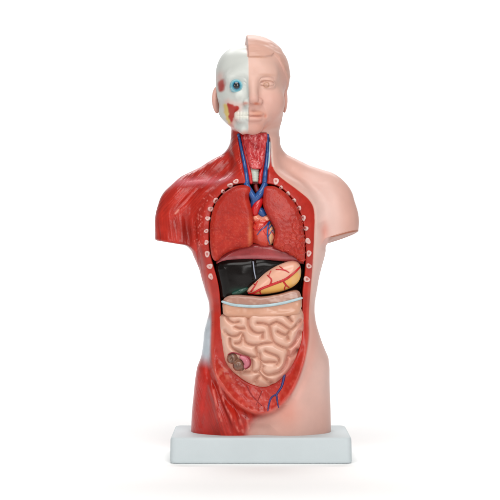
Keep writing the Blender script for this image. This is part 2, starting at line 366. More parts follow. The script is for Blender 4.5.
# ------------------------------------------------------------------ head
HC = np.array([-.5, 2, 371.]); YAW = math.radians(3.2)
def hl(P):
    x, y, z = P[0]-HC[0], P[1]-HC[1], P[2]-HC[2]; c, s = math.cos(YAW), math.sin(YAW)
    return c*x+s*y, -s*x+c*y, z
SPLIT = -3.2
def hairline(u, v, w):           # positive inside the hair
    a = np.arctan2(u-2, -v)      # angle round the head from the face
    lvl = np.interp(a, [-1.8, -.35, 0, .3, .5, .62, .75, .95, 1.3, 1.6, 2.2, 3.1], [24, 24, 24.5, 25, 26.5, 29, 25, 13, 5, -6, -25, -40])
    return w-lvl
def skinhead(p, hair=1.):
    u, v, w = p; U = u-1.2; A = np.abs(U)
    d = ell(p, (2.4, 4, 11.2), (36.5, 45, 37.8))
    d = smin(d, ell(p, (1.5, -9, -17), (31.5, 33.5, 35)), 9)
    d = smin(d, ell((A, v, w), (17, -24, -19), (14.5, 17, 16)), 8)       # cheek
    d = smin(d, ell((A, v, w), (20, -8, -30), (10, 14, 12)), 6)          # jaw corner
    d = smin(d, ell((A, v, w), (9, -34, 8), (14, 7, 9)), 11)          # brow
    d = smax(d, -ell((A, v, w), (14.2, -48.2, -1.2), (9.5, 8.0, 5.2)), 6)   # socket
    lid = ell((A, v, w), (14.2, -34.8, -2.6), (8.0, 7.6, 6.6))
    d = smin(d, lid, 1.6)
    up = -2.2+2.6*np.sqrt(np.clip(1-((A-14)/7.2)**2, 0, 1)); lo_ = -2.6-2.3*np.sqrt(np.clip(1-((A-14)/7.)**2, 0, 1))
    m = np.exp(-np.clip(np.abs(A-14)-6.2, 0, 9)**2/.8)*(v < -30)
    d = d+1.2*np.exp(-((w-up)/.6)**2)*m+.9*np.exp(-((w-lo_)/.6)**2)*m-.55*np.exp(-((w-up-1.9)/.9)**2)*m+.5*np.exp(-((w-up-4.0)/.8)**2)*m
    iris = np.hypot(A-13.7, w+2.5); d = d+.35*np.exp(-((iris-2.4)/.5)**2)*(v < -30)*(A > 5)*(w < up)*(w > lo_)
    n = cone((U, v, w), (0, -41, 0), (0, -49.8, -17.8), 2.8, 4.9); d = smin(d, n, 7)
    d = smin(d, ell((A, v, w), (5.9, -44.3, -19.8), (3.5, 4.4, 3.2)), 2.4)
    d = smax(d, -ell((A, v, w), (3.9, -49.2, -24.2), (2.0, 3.2, 1.8)), .8)
    d = smin(d, ell((U, v, w), (0, -36.0, -33), (15, 8.5, 10)), 7)        # muzzle
    d = smin(d, ell((U, v, w), (0, -42.9, -31.6), (9.8, 3.8, 2.9)), 1.4)+.0
    d = smin(d, ell((U, v, w), (0, -42.2, -36.8), (8.4, 4.2, 3.2)), 1.4)
    lm = np.exp(-np.clip(A-8.8, 0, 9)**2/1.2)*(v < -30); d = d+.9*np.exp(-((w+34.1-.006*A*A)/.55)**2)*lm
    d = d+.9*np.exp(-(np.hypot(A-11.8, w+33.6)/1.7)**2)*(v < -20)+.6*np.exp(-(np.abs(U)/1.3)**2-((w+28)/2.4)**2)*(v < -30)
    d = d+.9*np.exp(-((w+40.2)/1.6)**2)*np.exp(-(A/8)**2)*(v < -25)
    d = d+.15*np.exp(-(np.abs(A-(9.5+(-22-w)*.35))/1.4)**2)*ss(-34, -30, w)*(1-ss(-23, -18, w))*(v < -25)   # nasolabial
    d = smin(d, ell((U, v, w), (0, -33.5, -44.5), (10, 8, 7)), 6)     # chin
    if not hair: return d
    h = hairline(u, v, w)
    st = noise(u*.06+v*.05, v*.14, w*.25, 21)+.3*noise(u*.2, v*.25, w*.5, 22)
    d = d-(1.9*ss(-1.5, 1.5, h)+.4*st*ss(0, 3, h))
    return d
def skullhead(p):
    u, v, w = p; A = np.abs(u)
    k_ = ((np.abs(u)/33.8)**2.5+(np.abs(w-7)/34)**2.5)**.4; rr = np.sqrt(k_**2+((v-4)/42)**2); d = (rr-1)*34
    d = smin(d, ell(p, (0, -8, -17), (28.5, 31, 33.5)), 13)
    d = smin(d, ell((A, v, w), (13, -31, 5), (11, 6.0, 4.5)), 10)         # brow bone
    d = smax(d, -ell((A, v, w), (16.5, -44, -3), (9, 8.4, 7.5)), 4)          # orbit
    d = smin(d, cone((A, v, w), (13, -35, -13), (29, -12, -11), 4.0, 2.6), 4)  # cheekbone
    
    d = smin(d, cone((A, v, w), (24, -8, -28), (6, -32, -46), 6.5, 6.0), 6)    # jaw bone
    d = smin(d, ell((A, v, w), (3, -35.0, -33), (14, 7.5, 9)), 3)        # teeth arch
    d = smin(d, cone((A, v, w), (0, -38, 1), (0, -49, -18.5), 2.4, 3.8), 3)
    d = smin(d, ell((A, v, w), (5.6, -43.5, -20.3), (3.4, 4.2, 3.0)), 1.6)
    d = smax(d, -ell((A, v, w), (5.2, -48, -23.2), (2.6, 3.0, 1.6)), .6)
    tm = (v < -24)*np.exp(-np.clip(A-13.5, 0, 9)**2/2)
    d = d+.8*np.exp(-((w+33.5)/.6)**2)*tm
    d = d+.3*(np.cos(A*math.pi/3.1)**8)*tm*ss(-39, -37.5, w)*(1-ss(-29.5, -28.2, w))
    d = d-1.1*np.exp(-(np.hypot((A-21)/5, (w+26)/9))**2)*(v > -40)       # masseter bulge
    t = np.clip((u-(-9.5-16*ss(2, 10, w)))/(SPLIT-.5+9.5+16*ss(2, 10, w)), 0, 1)**1.5*(1-.75*np.exp(-((w+33)/6)**2))*(v < 0)*(1-ss(24, 34, w))
    return d*(1-t)+skinhead(p, 0.)*t
def head(P):
    p = hl(P); u = p[0]
    s = smax(skinhead(p), SPLIT-u, .8); k = skullhead(p)
    return np.minimum(s, smax(k, u-SPLIT-1, .8))
def body(P):
    t_ = torso(P); h = head(P); 
    return smin(t_, h, 2.5+6*ss(4, 22, P[0])*ss(-40, -15, P[1]))
V, Q, N = mesh_field(body, (-102, -62, 22), (116, 58, 430), .8)
print('body', len(V), len(Q))
# ---- paint
SKIN = np.array(lin((206, 161, 148))); RED = np.array(lin((172, 34, 21))); DRED = np.array(lin((102, 16, 10))); BRED = np.array(lin((194, 54, 38)))
def mixc(a, b, t): t = np.asarray(t)[..., None]; return a*(1-t)+b*t
def paint_body(V):
    P = [V[:, k] for k in range(3)]; px, py = front(P); x, y, z = P
    r = samp(dR, px, py); o = samp(dO, px, py); l = samp(dL, px, py); n_ = samp(dN, px, py)
    spx = 250+x; spy = 250+CAM_H-z
    c = mixc(SKIN, np.array(lin((214, 181, 172))), ss(-.3, .7, noise(x*.02, y*.02, z*.02, 2)))
    # airbrushed warm tone in skin-half groin and hip; armpit crease shade painted in
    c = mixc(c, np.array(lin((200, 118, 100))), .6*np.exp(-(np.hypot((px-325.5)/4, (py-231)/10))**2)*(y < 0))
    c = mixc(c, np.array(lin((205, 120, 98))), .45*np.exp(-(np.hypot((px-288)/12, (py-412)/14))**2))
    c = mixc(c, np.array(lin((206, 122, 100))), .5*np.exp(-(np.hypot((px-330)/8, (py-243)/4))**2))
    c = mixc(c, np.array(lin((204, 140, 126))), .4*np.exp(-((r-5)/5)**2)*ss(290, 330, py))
    c = mixc(c, np.array(lin((158, 96, 72))), .95*(1-ss(.2, .9, z-(CAM_H-(238.5-250)+.30*(x-84)-.12*y)))*(z > 190)*ss(76, 80, x))
    # red half
    fb = samp(FIB, px, py)
    R = mixc(RED, DRED, np.clip(.08-.45*fb, 0, .6)); R = mixc(R, BRED, np.clip(.55*fb, 0, .6))
    dk = lambda cx, cy, sx, sy, a: a*np.exp(-(((px-cx)/sx)**2+((py-cy)/sy)**2))
    R = mixc(R, DRED, np.clip(dk(185, 236, 7, 16, .6)+dk(176, 222, 8, 10, .25)+dk(232, 150, 5, 14, .35)+dk(216, 168, 8, 5, .3)+dk(209, 395, 4, 20, .35), 0, .85))  # arm shade and groove shade painted dark into the muscle
    R = mixc(R, np.array(lin((206, 118, 128))), .6*np.exp(-((py-(180-.03*(px-200)))/3.8)**2)*ss(166, 178, px)*(1-ss(228, 240, px))*(y < 6)*.9)      # pinkish sheen on the collar bone, a highlight painted into the red
    R = mixc(R, np.array(lin((222, 120, 110))), np.clip(samp(fl, px, py)*2.2, 0, .8))
    hs, _ = segdist(px, py, [(174.5,213),(177.5,209.5)]); R = mixc(R, np.array(lin((226, 160, 144))), .6*np.exp(-(hs/.9)**2)*(y < 0))  # small highlight painted on the upper arm
    for pts in ([(217,380),(222,396),(230,414),(239,431)], [(213,388),(216,404),(222,424)], [(240,420),(243,432)], [(247,420),(250,433)]):
        hs, _ = segdist(px, py, pts); R = mixc(R, np.array(lin((226, 128, 116))), .5*np.exp(-(hs/1.2)**2)*(y < 0)*ss(-.5, .4, noise(px*.5, py*.25, 0, 30)))  # thigh strand highlights and pale groin streaks painted in
    R = mixc(R, np.array(lin((190, 36, 28))), .6*ss(352, 385, py)*(1-ss(203, 215, px)))
    # white sinew over the flank
    wh = ss(309, 322, spy)*(1-ss(348, 370, spy+noise(x*.15, 0, z*.1, 5)*4))*(1-ss(208.5, 212.5, px-(spy-330)*-.03))
    R = mixc(R, np.array(lin((186, 195, 203))), wh)
    # rim
    rim = (1-ss(-1.5, .5, l))
    R = mixc(R, np.array(lin((172, 39, 27))), .75*rim*(1-np.clip(samp(fl, px, py)*2, 0, 1)))
    R = mixc(R, np.array(lin((220, 112, 96))), .35*np.exp(-((l+1.5)/1.6)**2)*ss(250, 300, py)*(y < -15))
    pz = ss(350, 385, py)*(1-ss(-4, 0, l))*ss(4, 8, o)
    R = mixc(R, np.array(lin((214, 96, 80))), pz*np.clip(.35*noise(px*.35, py*.35, 0, 33)+.08, 0, .35))
    R = mixc(R, np.array(lin((206, 128, 104))), .55*np.exp(-(np.hypot((px-225)/9, (py-374)/6))**2)*ss(-.2, .4, noise(px*.3, py*.3, 0, 35)))
    w = 1-ss(-.5, .5, r*np.where(py > 405, .09, np.where(py > 395, .18, np.where(py > 320, .35, 1.)))+0.0)
    # the bare neck and back: sharp medial plane
    w = np.where((y > 8) & (z > 270), 1-ss(-.4, .4, x-2), w)
    sx = 250+x
    w = np.where((y > 8) & (z <= 270), 1-ss(-.5, .5, sx-262), w)
    w = w*(1-0)
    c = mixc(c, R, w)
    # pale edge of the cut skin
    c = mixc(c, np.array(lin((196, 150, 132))), .6*np.exp(-((r-.8)/.7)**2)*(py < 320)*(py > 136)*(y < 0))
    c = mixc(c, np.array(lin((214, 214, 206))), .55*np.exp(-((r-.2)/1.0)**2)*(py < 166)*(py > 138)*(y < 0))
    # neck window floor
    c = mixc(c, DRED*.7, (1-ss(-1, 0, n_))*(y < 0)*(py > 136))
    cav = (o < .3) & (y > -60) 
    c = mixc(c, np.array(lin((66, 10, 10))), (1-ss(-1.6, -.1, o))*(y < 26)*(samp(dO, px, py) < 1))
    return c, w
def paint_head(V):
    P = [V[:, k] for k in range(3)]; u, v, w = hl(P); px, py = 250+P[0]/.974, 250+(CAM_H-P[2])/.974
    nz = noise(px*.3, py*.3, 0, 41)
    c = mixc(SKIN, np.array(lin((208, 169, 155))), ss(-.3, .6, noise(u*.05, v*.05, w*.05, 3)))
    H = hairline(u, v, w)
    c = mixc(c, np.array(lin((200, 156, 140))), ss(-.5, .5, H)*.8)
    fr = (v < -25)
    g = lambda cx, cy, sx, sy: np.exp(-(((px-cx)/sx)**2+((py-cy)/sy)**2))*fr
    c = mixc(c, np.array(lin((176, 118, 84))), .55*g(258, 56.5, 9, 1.0)+.5*g(267, 80.6, 5.5, .7)+.3*g(267, 74.5, 8, 1.3))
    ri = np.hypot(px-266.4, py-84.6); c = mixc(c, np.array(lin((158, 112, 76))), (.75*np.exp(-((ri-2.5)/.7)**2)+.5*np.exp(-(ri/.9)**2))*fr*(px > 258)*(py > 82))
    c = mixc(c, np.array(lin((204, 122, 96))), np.clip(.45*g(258, 115, 7, 3)+.95*g(256.6, 104.0, 3.0, 1.0)+.6*g(265.5, 115.5, 1.2, 2)+.3*g(262, 128, 9, 6), 0, .8))
    c = mixc(c, np.array(lin((214, 150, 110))), .3*g(257, 113, 6, 2.2))
    K = np.broadcast_to(np.array(lin((197, 200, 195))), V.shape).copy()
    # painted masseter, temple muscle, gland
    def pol(pts, e=.8): return 1-ss(-e, e, polysd(px, py, smooth_closed(pts, 2))+noise(px*.45, py*.45, 0, 43)*.7)
    rd = np.array(lin((166, 44, 34)))
    K = mixc(K, np.array(lin((214, 150, 138))), .55*pol([(224,97),(234,101),(243,104),(240,113),(236,122),(232,127),(228,122),(224,108)], 4))
    K = mixc(K, np.array(lin((196, 90, 74))), .6*pol([(227,117),(231,121),(235,127),(240,131),(236,132),(230,126)], 1.6))
    K = mixc(K, np.array(lin((206, 182, 104))), pol([(222,101),(226,102),(230,108),(229,116),(231,122),(228,122),(225,114)], 1.2))
    K = mixc(K, rd, pol([(226,101),(231,104),(238,105),(239,109),(235,111),(233.5,119),(230.5,122),(228,116),(229,109)], .9))
    K = mixc(K, rd, pol([(217,80),(219.5,76.5),(224,77.5),(225,83),(223.5,88.5),(219.5,90),(217,86)], 2.0)*.95)
    K = mixc(K, np.array(lin((216, 150, 140))), .5*np.exp(-(np.hypot((px-219)/4, (py-74)/5))**2))
    K = mixc(K, np.array(lin((206, 120, 96))), np.clip(.65*ss(128, 134.5, py+nz)*(py < 140)+.5*ss(119, 126, py)*(1-ss(228, 236, px)), 0, .8)*(v < 10))
    K = mixc(K, np.array(lin((198, 118, 96))), .75*np.exp(-(((px-245.3)/3.2)**2+((py-103.5)/1.5)**2))*(v < -25))
    K = mixc(K, np.array(lin((212, 211, 198))), .6*(py > 111.5)*(py < 118.5)*(px > 235)*(v < -25))
    K = mixc(K, SKIN, ss(8, 12, v)*(w < 5))
    sk = ss(SPLIT-.5, SPLIT+.1, u); sk = np.where(H > 0, ss(SPLIT-1.2, SPLIT-.8, u), sk)
    return mixc(K, c, sk), sk, H
hv = head([V[:, 0], V[:, 1], V[:, 2]]); tv = torso([V[:, 0], V[:, 1], V[:, 2]])
cb, wred = paint_body(V); chd, sk, H = paint_head(V)
hw = 1-ss(-1.2, 1.2, hv-tv); colr = mixc(cb, chd, hw)
F = V[Q].mean(1); fh = hw[Q].mean(1) > .5; fs = sk[Q].mean(1) > .5; fH = (H[Q].mean(1) > 0) & fs
FP = [F[:, k] for k in range(3)]; fpx, fpy = front(FP)
fcav = (samp(dO, fpx, fpy) < .2) & (F[:, 1] < 28) & ~fh; fred = (wred[Q].mean(1) > .5) & ~fh & ~fcav
fskin = ~fh & ~fred & ~fcav
def part(name, m, mat, parent):
    v, f_, n_, c_ = submesh(V, Q, N, colr, m); return mk(name, v, f_, n_, c_, mat, parent)
TORSO = part('torso_skin', fskin, M_SKIN, MODEL)
MUSCLE = part('exposed_muscle', fred, M_MUSC, MODEL)
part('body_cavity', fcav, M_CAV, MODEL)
HEAD = part('head', fh & fs & ~fH, M_SKIN, MODEL)
part('hair', fH & fh, M_SKIN, HEAD)
SKULL = part('exposed_skull', fh & ~fs, M_SKULL, HEAD)

# ------------------------------------------------------------------ ears
def ear(side, c, rx, tilt):
    def f(P):
        x = (P[0]-c[0])*side; y = P[1]-c[1]; z = P[2]-c[2]
        # flare: plane of the ear leans out towards the back
        ca, sa = math.cos(tilt), math.sin(tilt); X = ca*x-sa*y; Y = sa*x+ca*y
        r = np.hypot((Y+.8*ss(0, 13, -z))/(8.6-2.2*ss(0, 14, -z)), z/14.0)
        e = (r-1)*8.5; d = smax(e, np.abs(X+.08*np.minimum(z, 0))-rx*(1-.3*ss(0, 13, -z)), 2.6)
        d = smax(d, -ell((X, Y, z), (3.6, -1.0, -.5), (3.2, 4.6, 6.6)), 1.0)
        d = d+.9*np.exp(-((r-.74)/.09)**2)*(X > 0)*ss(-7, -3, z)
        return d
    v, q_, n_ = mesh_field(f, np.array(c)-[14, 16, 17], np.array(c)+[14, 16, 17], .7)
    cc = mixc(np.broadcast_to(np.array(lin((208, 164, 152))), v.shape), np.array(lin((192, 126, 112))), .5*np.exp(-(np.hypot((v[:, 1]-c[1])/5, (v[:, 2]-c[2])/7))**2))
    mk('ear', v, q_, n_, cc, M_SKIN, HEAD)
ear(-1, (-31.8, 4, 206.6+250-99.3), 2.6, -.65)
ear(1, (33.3, 8, 206.6+250-98.5), 2.2, -.36)

# ------------------------------------------------------------------ bare eyeball on the skull side
def eye():
    c = q(236.6, 86.3, -32.0); R = 9.0
    a = np.linspace(0, math.pi*.62, 30); n = 36; V_ = []; C_ = []
    for t_ in a:
        for j in range(n):
            th = 2*math.pi*j/n; rr = R*math.sin(t_); yy = -R*.9*math.cos(t_)
            V_.append((c[0]+rr*math.cos(th)*.78, c[1]+yy, c[2]+rr*math.sin(th)*.82))
            s = rr*.8
            C_.append(lin((8, 9, 12)) if s < 3.0 else lin((30, 96, 126)) if s < 3.7 else lin((84, 158, 178)) if s < 4.9 else lin((138, 188, 198)) if s < 6.2 else lin((104, 168, 184)))
    Q_ = [[i*n+j, (i+1)*n+j, (i+1)*n+(j+1) % n, i*n+(j+1) % n] for i in range(len(a)-1) for j in range(n)]
    o = mk('eyeball', V_, Q_, None, np.array(C_), M_EYE, SKULL)
eye()

# ------------------------------------------------------------------ cut rib ends
def rib(px, py, r=2.6):
    yy = surf_y(torso, *q(px, py, -36)[[0, 2]]); c = q(px, py, yy); e = .8
    y1 = surf_y(torso, c[0]+2, c[2]); y2 = surf_y(torso, c[0]-2, c[2]); y3 = surf_y(torso, c[0], c[2]+2); y4 = surf_y(torso, c[0], c[2]-2)
    n = np.array([np.clip((y1-y2)/4, -1, 1), -1, np.clip((y3-y4)/4, -1, 1)]); n /= np.linalg.norm(n)
    a = np.cross(n, (0, 0, 1.)); a /= np.linalg.norm(a); b = np.cross(n, a)
    prof = [(1.0, -.8), (1.0, .35), (.92, .8), (.74, 1.0), (.52, .85), (.38, .45), (.3, .4), (0.05, .5)]
    V_, C_ = [], []; m = 14; k = random.uniform(.82, 1.18); ph = random.uniform(0, 6)
    for pr, h in prof:
        for j in range(m):
            t_ = 2*math.pi*j/m; w = 1+.13*math.sin(2*t_+ph)+.09*math.sin(3*t_+2*ph)
            V_.append(c+(a*math.cos(t_)+b*math.sin(t_))*r*pr*w*k+n*h); C_.append(lin((212, 184-20*abs(math.sin(t_*.5+ph)), 178-20*abs(math.sin(t_*.5+ph)))) if pr > .28+.14*math.sin(ph*3) else lin((186, 104, 98)))
    Q_ = [[i*m+j, i*m+(j+1) % m, (i+1)*m+(j+1) % m, (i+1)*m+j] for i in range(len(prof)-1) for j in range(m)]+[[(len(prof)-1)*m+j for j in range(m)]]
    mk('rib_end', V_, Q_, None, np.array(C_), M_SKULL, MUSCLE)
for p_ in [(236,181.5,3),(230.3,185.5,2.8),(223,191.5,2.5),(215.6,200.5,2.4),(210.7,209,2.5),(207.8,218.5,2.4),(206.4,231,2.5),(206.5,242.3,2.6),(207.3,254,2.6),(209.8,266.3,2.7),(210.8,276.5,3.1),
           (276,181.2,3),(281,187.5,1.7),(288.2,193.4,1.9),(294,200.5,2.2),(299,208.3,2.4),(303.3,218,2.4),(305.7,228.4,2.5),(307.8,241,2.5),(308.8,253.4,2.5),(308.8,266,2.7),(306.8,279.3,3)]:
    rib(*p_)

# ------------------------------------------------------------------ organs as rounded bodies with a measured outline
def pillow(outline, y0, thick, R=8., dome=0.0, cen=None, extra=None, s=SF, it=2, grow=0.):
    pts = smooth_closed(outline, it); m = polysd(GX, GY, pts)-grow
    if grow: m = np.maximum(m, dO+.55)
    xs = [p[0] for p in outline]; ys = [p[1] for p in outline]; cen = cen or (sum(xs)/len(xs), sum(ys)/len(ys))
    def f(P):
        px, py = front(P); d = samp(m, px, py)*s
        y = P[1]+dome*0
        yc = y0+thick+dome*((px-cen[0])**2+.6*(py-cen[1])**2)
        b = np.abs(y-yc)-(thick-R); a = d+R
        r = np.hypot(np.maximum(a, 0), np.maximum(b, 0))+np.minimum(np.maximum(a, b), 0)-R
        return r-(extra(px, py, P[1]) if extra is not None else 0)
    lo = (q(min(xs)-4, 0, -40)[0], y0-8, q(0, max(ys)+4, -40)[2]); hi = (q(max(xs)+4, 0, -40)[0], y0+2*thick+dome*2500+4, q(0, min(ys)-4, -40)[2])
    return f, lo, hi
def organ(name, f, lo, hi, paint, mat, h=.8, parent=None):
    hi = (hi[0], min(hi[1], 23.), hi[2])
    v, q_, n_ = mesh_field(f, lo, hi, h); px, py = front([v[:, k] for k in range(3)])
    return mk(name, v, q_, n_, paint(px, py, v), mat, parent or MODEL)
LC = np.array(lin((170, 36, 21)))
def lungpaint(seed, side):
    def p(px, py, v):
        n_ = noise(px*.12, py*.12, 0, seed)+.6*noise(px*.5, py*.5, 0, seed+1)
        c = mixc(np.broadcast_to(LC, v.shape), lin((130, 24, 18)), np.clip(.15-.3*n_, 0, .6)); c = mixc(c, lin((176, 58, 42)), np.clip(.3*n_, 0, .4))
        c = mixc(c, lin((214, 100, 76)), .5*np.clip(noise(px*.9, py*.9, 0, seed+4)-.25, 0, 1)*ss(200, 235, py))  # tiny highlights painted as pale flecks in the lung colour
        if side < 0: c = mixc(c, lin((214, 130, 84)), .45*np.exp(-(np.hypot((px-250)/2, (py-235)/12))**2))
        return c
    return p
_pts = np.stack([rng.uniform(268, 308, 95), rng.uniform(206, 266, 95)], 1); _f1 = np.full(GX.shape, 1e9); _f2 = _f1.copy()
for a, b in _pts:
    d_ = np.hypot(GX-a+.5*noise(GX*.4, GY*.4, 0, 66), (GY-b)*.9); _f2 = np.minimum(_f2, np.maximum(_f1, d_)); _f1 = np.minimum(_f1, d_)
LOB = 1.25*np.exp(-((_f2-_f1)/.75)**2)*ss(0, 12, (GX-283)+(GY-222)*.35)
def lungrel(seed, veins):
    M = .16*noise(GX*.35, GY*.35, 0, seed)+.08*noise(GX*1.1, GY*1.1, 0, seed+2)
    M = M-.45*np.clip(noise(GX*1.3, GY*1.3, 0, seed+6)-.35, 0, 1)
    if veins: M = M+LOB
    return lambda px, py, y: samp(M, px, py)
LL = [(252,188),(243,185),(233,187.5),(224,193.5),(216.5,203),(212.2,214),(210.6,228),(210.8,243),(212,255),(215.5,262),(222,254.5),(231,249.5),(241,247),(252,245.5),(253.4,236),(252.6,222),(252,212),(249,203),(247.5,196)]
RL = [(264,187),(273,186.5),(280,189.5),(288,196),(295,205),(299.5,215),(302.7,229),(304.2,243),(305,257),(303.5,262.5),(297,257),(288,251.5),(279,248),(273.6,246.5),(275.6,238),(276,229),(272,222.5),(267,213),(263.5,204),(264,195)]
fLL = pillow(LL, -46.5, 24, 6, .0032, (246, 232), lungrel(50, []), grow=1.1); organ('lung', *fLL, lungpaint(50, -1), M_LUNG2)
fRL = pillow(RL, -46.5, 24, 6, .0034, (268, 234), grow=1.1, extra=lungrel(60, [[(291,250),(296,238),(300,226)],[(286,226),(291,221),(296,222)],[(283,232),(288,236),(293,232)],[(284,240),(290,242),(292,248)],[(278,240),(283,232),(281,222)],[(297,244),(301,247),(304,246)],[(297,236),(301,237),(303,234)],[(290,212),(284,216),(280,211)]]))
organ('lung', *fRL, lungpaint(60, 1), M_LUNG)

# diaphragm
fD = pillow([(214.5,264),(218,258),(228,250),(243,244),(262,243),(280,246),(293,251),(303,259),(305.5,265),(300,263.5),(284,261.5),(262,259.8),(244,260),(228,261.8),(219,264.5)], -37, 26, 5, .0022, (260, 252), it=2)
def dpaint(px, py, v):
    edge = 261+.0011*(px-260)**2
    c = mixc(np.broadcast_to(np.array(lin((150, 44, 46))), v.shape), lin((172, 92, 98)), .75*np.exp(-((py-(edge-3.2))/2.0)**2))
    c = mixc(c, lin((110, 28, 30)), np.clip(.4*noise(px*.1, py*.6, 0, 70), 0, .5)); return c
organ('diaphragm', *fD, dpaint, M_ORG)
# liver
fLiv = pillow([(216,262),(226,259),(262,257),(296,259),(297,264),(286,268),(272,275),(262,283),(252,288),(246,297),(232,300),(221,298),(217.5,285)], -38.5, 26, 11, .0034, (240, 274), grow=1.5, extra=
    lambda px, py, y: .9*noise(px*.09, py*.09, 0, 75)-1.2*np.exp(-((px-254)/1.5)**2)*(py < 280)+.7*np.exp(-(np.hypot((px-242)/5, (py-276)/5))**2))
def lpaint(px, py, v):
    c = np.broadcast_to(np.array(lin((18, 14, 13))), v.shape)
    return mixc(c, lin((20, 60, 48)), .7*np.exp(-(np.hypot((px-240)/8, (py-291)/3))**2))
LIV = organ('liver', *fLiv, lpaint, M_LIVER)
v_, q__ = lay(fLiv[0], [(253,261.5),(253.6,266),(254.2,271),(255.8,278.5)], [.65, .65, .65, .5], lift=.1); mk('ligament', v_, q__, mat=paint_mat('ligament_paint', .4, color=(150, 156, 172)), parent=LIV)
v_, q__ = tube(on(fLiv[0], [(233,293.5),(240,291.5),(247,288.5)], .2), [1.6, 2.6, 1.6], 12); mk('gallbladder', v_, q__, mat=paint_mat('gallbladder_paint', .25, color=(14, 62, 50)), parent=LIV)

# stomach
SO = [(244.5,291.5),(247,288),(253,283),(259,277.5),(266,272),(275,266.5),(284,262.5),(293,260),(299,262),(301.5,268),(301.5,276),(298.5,283),(292,288),(283,291.5),(273,293.5),(262,295),(252,294.5),(247,293.5)]
fS = pillow(SO, -44, 17, 10, .0035, (280, 278)); MID = [(252,293),(262,288.5),(275,283.5),(286,279),(295,273),(302,268)]
def spaint(px, py, v):
    cr_ = smooth_open([(236,300)]+MID+[(312,262)], 2).tolist()+[[312,320],[236,320]]
    d = polysd(px, py, cr_)
    c = mixc(np.broadcast_to(np.array(lin((220, 168, 88))), v.shape), lin((218, 164, 140)), ss(-1.5, 1.5, d))
    return mixc(c, lin((224, 184, 162)), .5*ss(-.1, .5, noise(px*.12, py*.12, 0, 80)))
STO = organ('stomach', *fS, spaint, M_GUT, .7)
ves = [([(247,293),(253,293),(262,288.5),(275,283.5),(286,279),(295,272),(300,267)], [.7,.9,1,1,1,.9,.7]), ([(251,291.5),(255,286),(257.5,281.5)], [.7,.6,.45]), ([(256,285),(253.5,283.8)], [.5,.35]), ([(270,285),(271.5,280),(269,276),(271,271)], [.7,.6,.5,.4]), ([(269,277),(267,275)], [.45,.3]),
       ([(289,272.5),(284,270),(276,269.5)], [.35,.55,.4]), ([(284,270),(281,267.5),(279.5,266.5)], [.45,.4,.3]), ([(283,281),(286,285),(289,287.5)], [.8,.65,.45]), ([(286,285),(284.5,288),(284.8,290)], [.55,.45,.3]), ([(260,289),(260,292),(261,294)], [.6,.5,.3]), ([(250,293.2),(256,294),(262,293.8)], [.6,.6,.4])]
for pts, r in ves:
    v_, q__ = lay(fS[0], pts, [a*1.15+.08 for a in r], lift=.12); mk('blood_vessel', v_, q__, mat=M_RED, parent=STO)

# transverse colon band with its pale trim
CO = [(221.5,301),(226,296.5),(236,294.5),(248,295.5),(262,297),(278,294.5),(290,290.5),(299,290),(302,296),(302,306),(300,313),(284,317),(262,319),(240,318),(224,316)]
fC = pillow(CO, -43.5, 24, 4, .0020, (262, 305), lambda px, py, y: .5*noise(px*.16, py*.25, 0, 85)+1.2*np.exp(-((py-314)/3)**2))
def cpaint(px, py, v):
    tl = np.interp(px, [221, 232, 250, 262, 280, 301], [301.5, 304.5, 306, 306, 304, 298.5])
    c = mixc(np.broadcast_to(np.array(lin((166, 122, 106))), v.shape), lin((198, 146, 120)), ss(-1, 2.5, py-tl))
    c = mixc(c, lin((206, 176, 160)), .5*np.clip(noise(px*.3, py*.4, 0, 86), 0, 1)*(py < tl)); 
    return c
COL_ = organ('colon', *fC, cpaint, M_GUT)
tp = [(222.2,301.6),(232,304.6),(244,306),(256,306.3),(270,305.2),(284,302.8),(294,300.2),(301.8,298)]
v_, q__ = tube([tuple(q(a, b, -44.0+.0020*((a-262)**2+.6*(b-305)**2))) for a, b in tp], [1.2,1.4,1.45,1.5,1.45,1.4,1.35,1.2], 10, .8); mk('trim', v_, q__, mat=M_TRIM, parent=COL_)

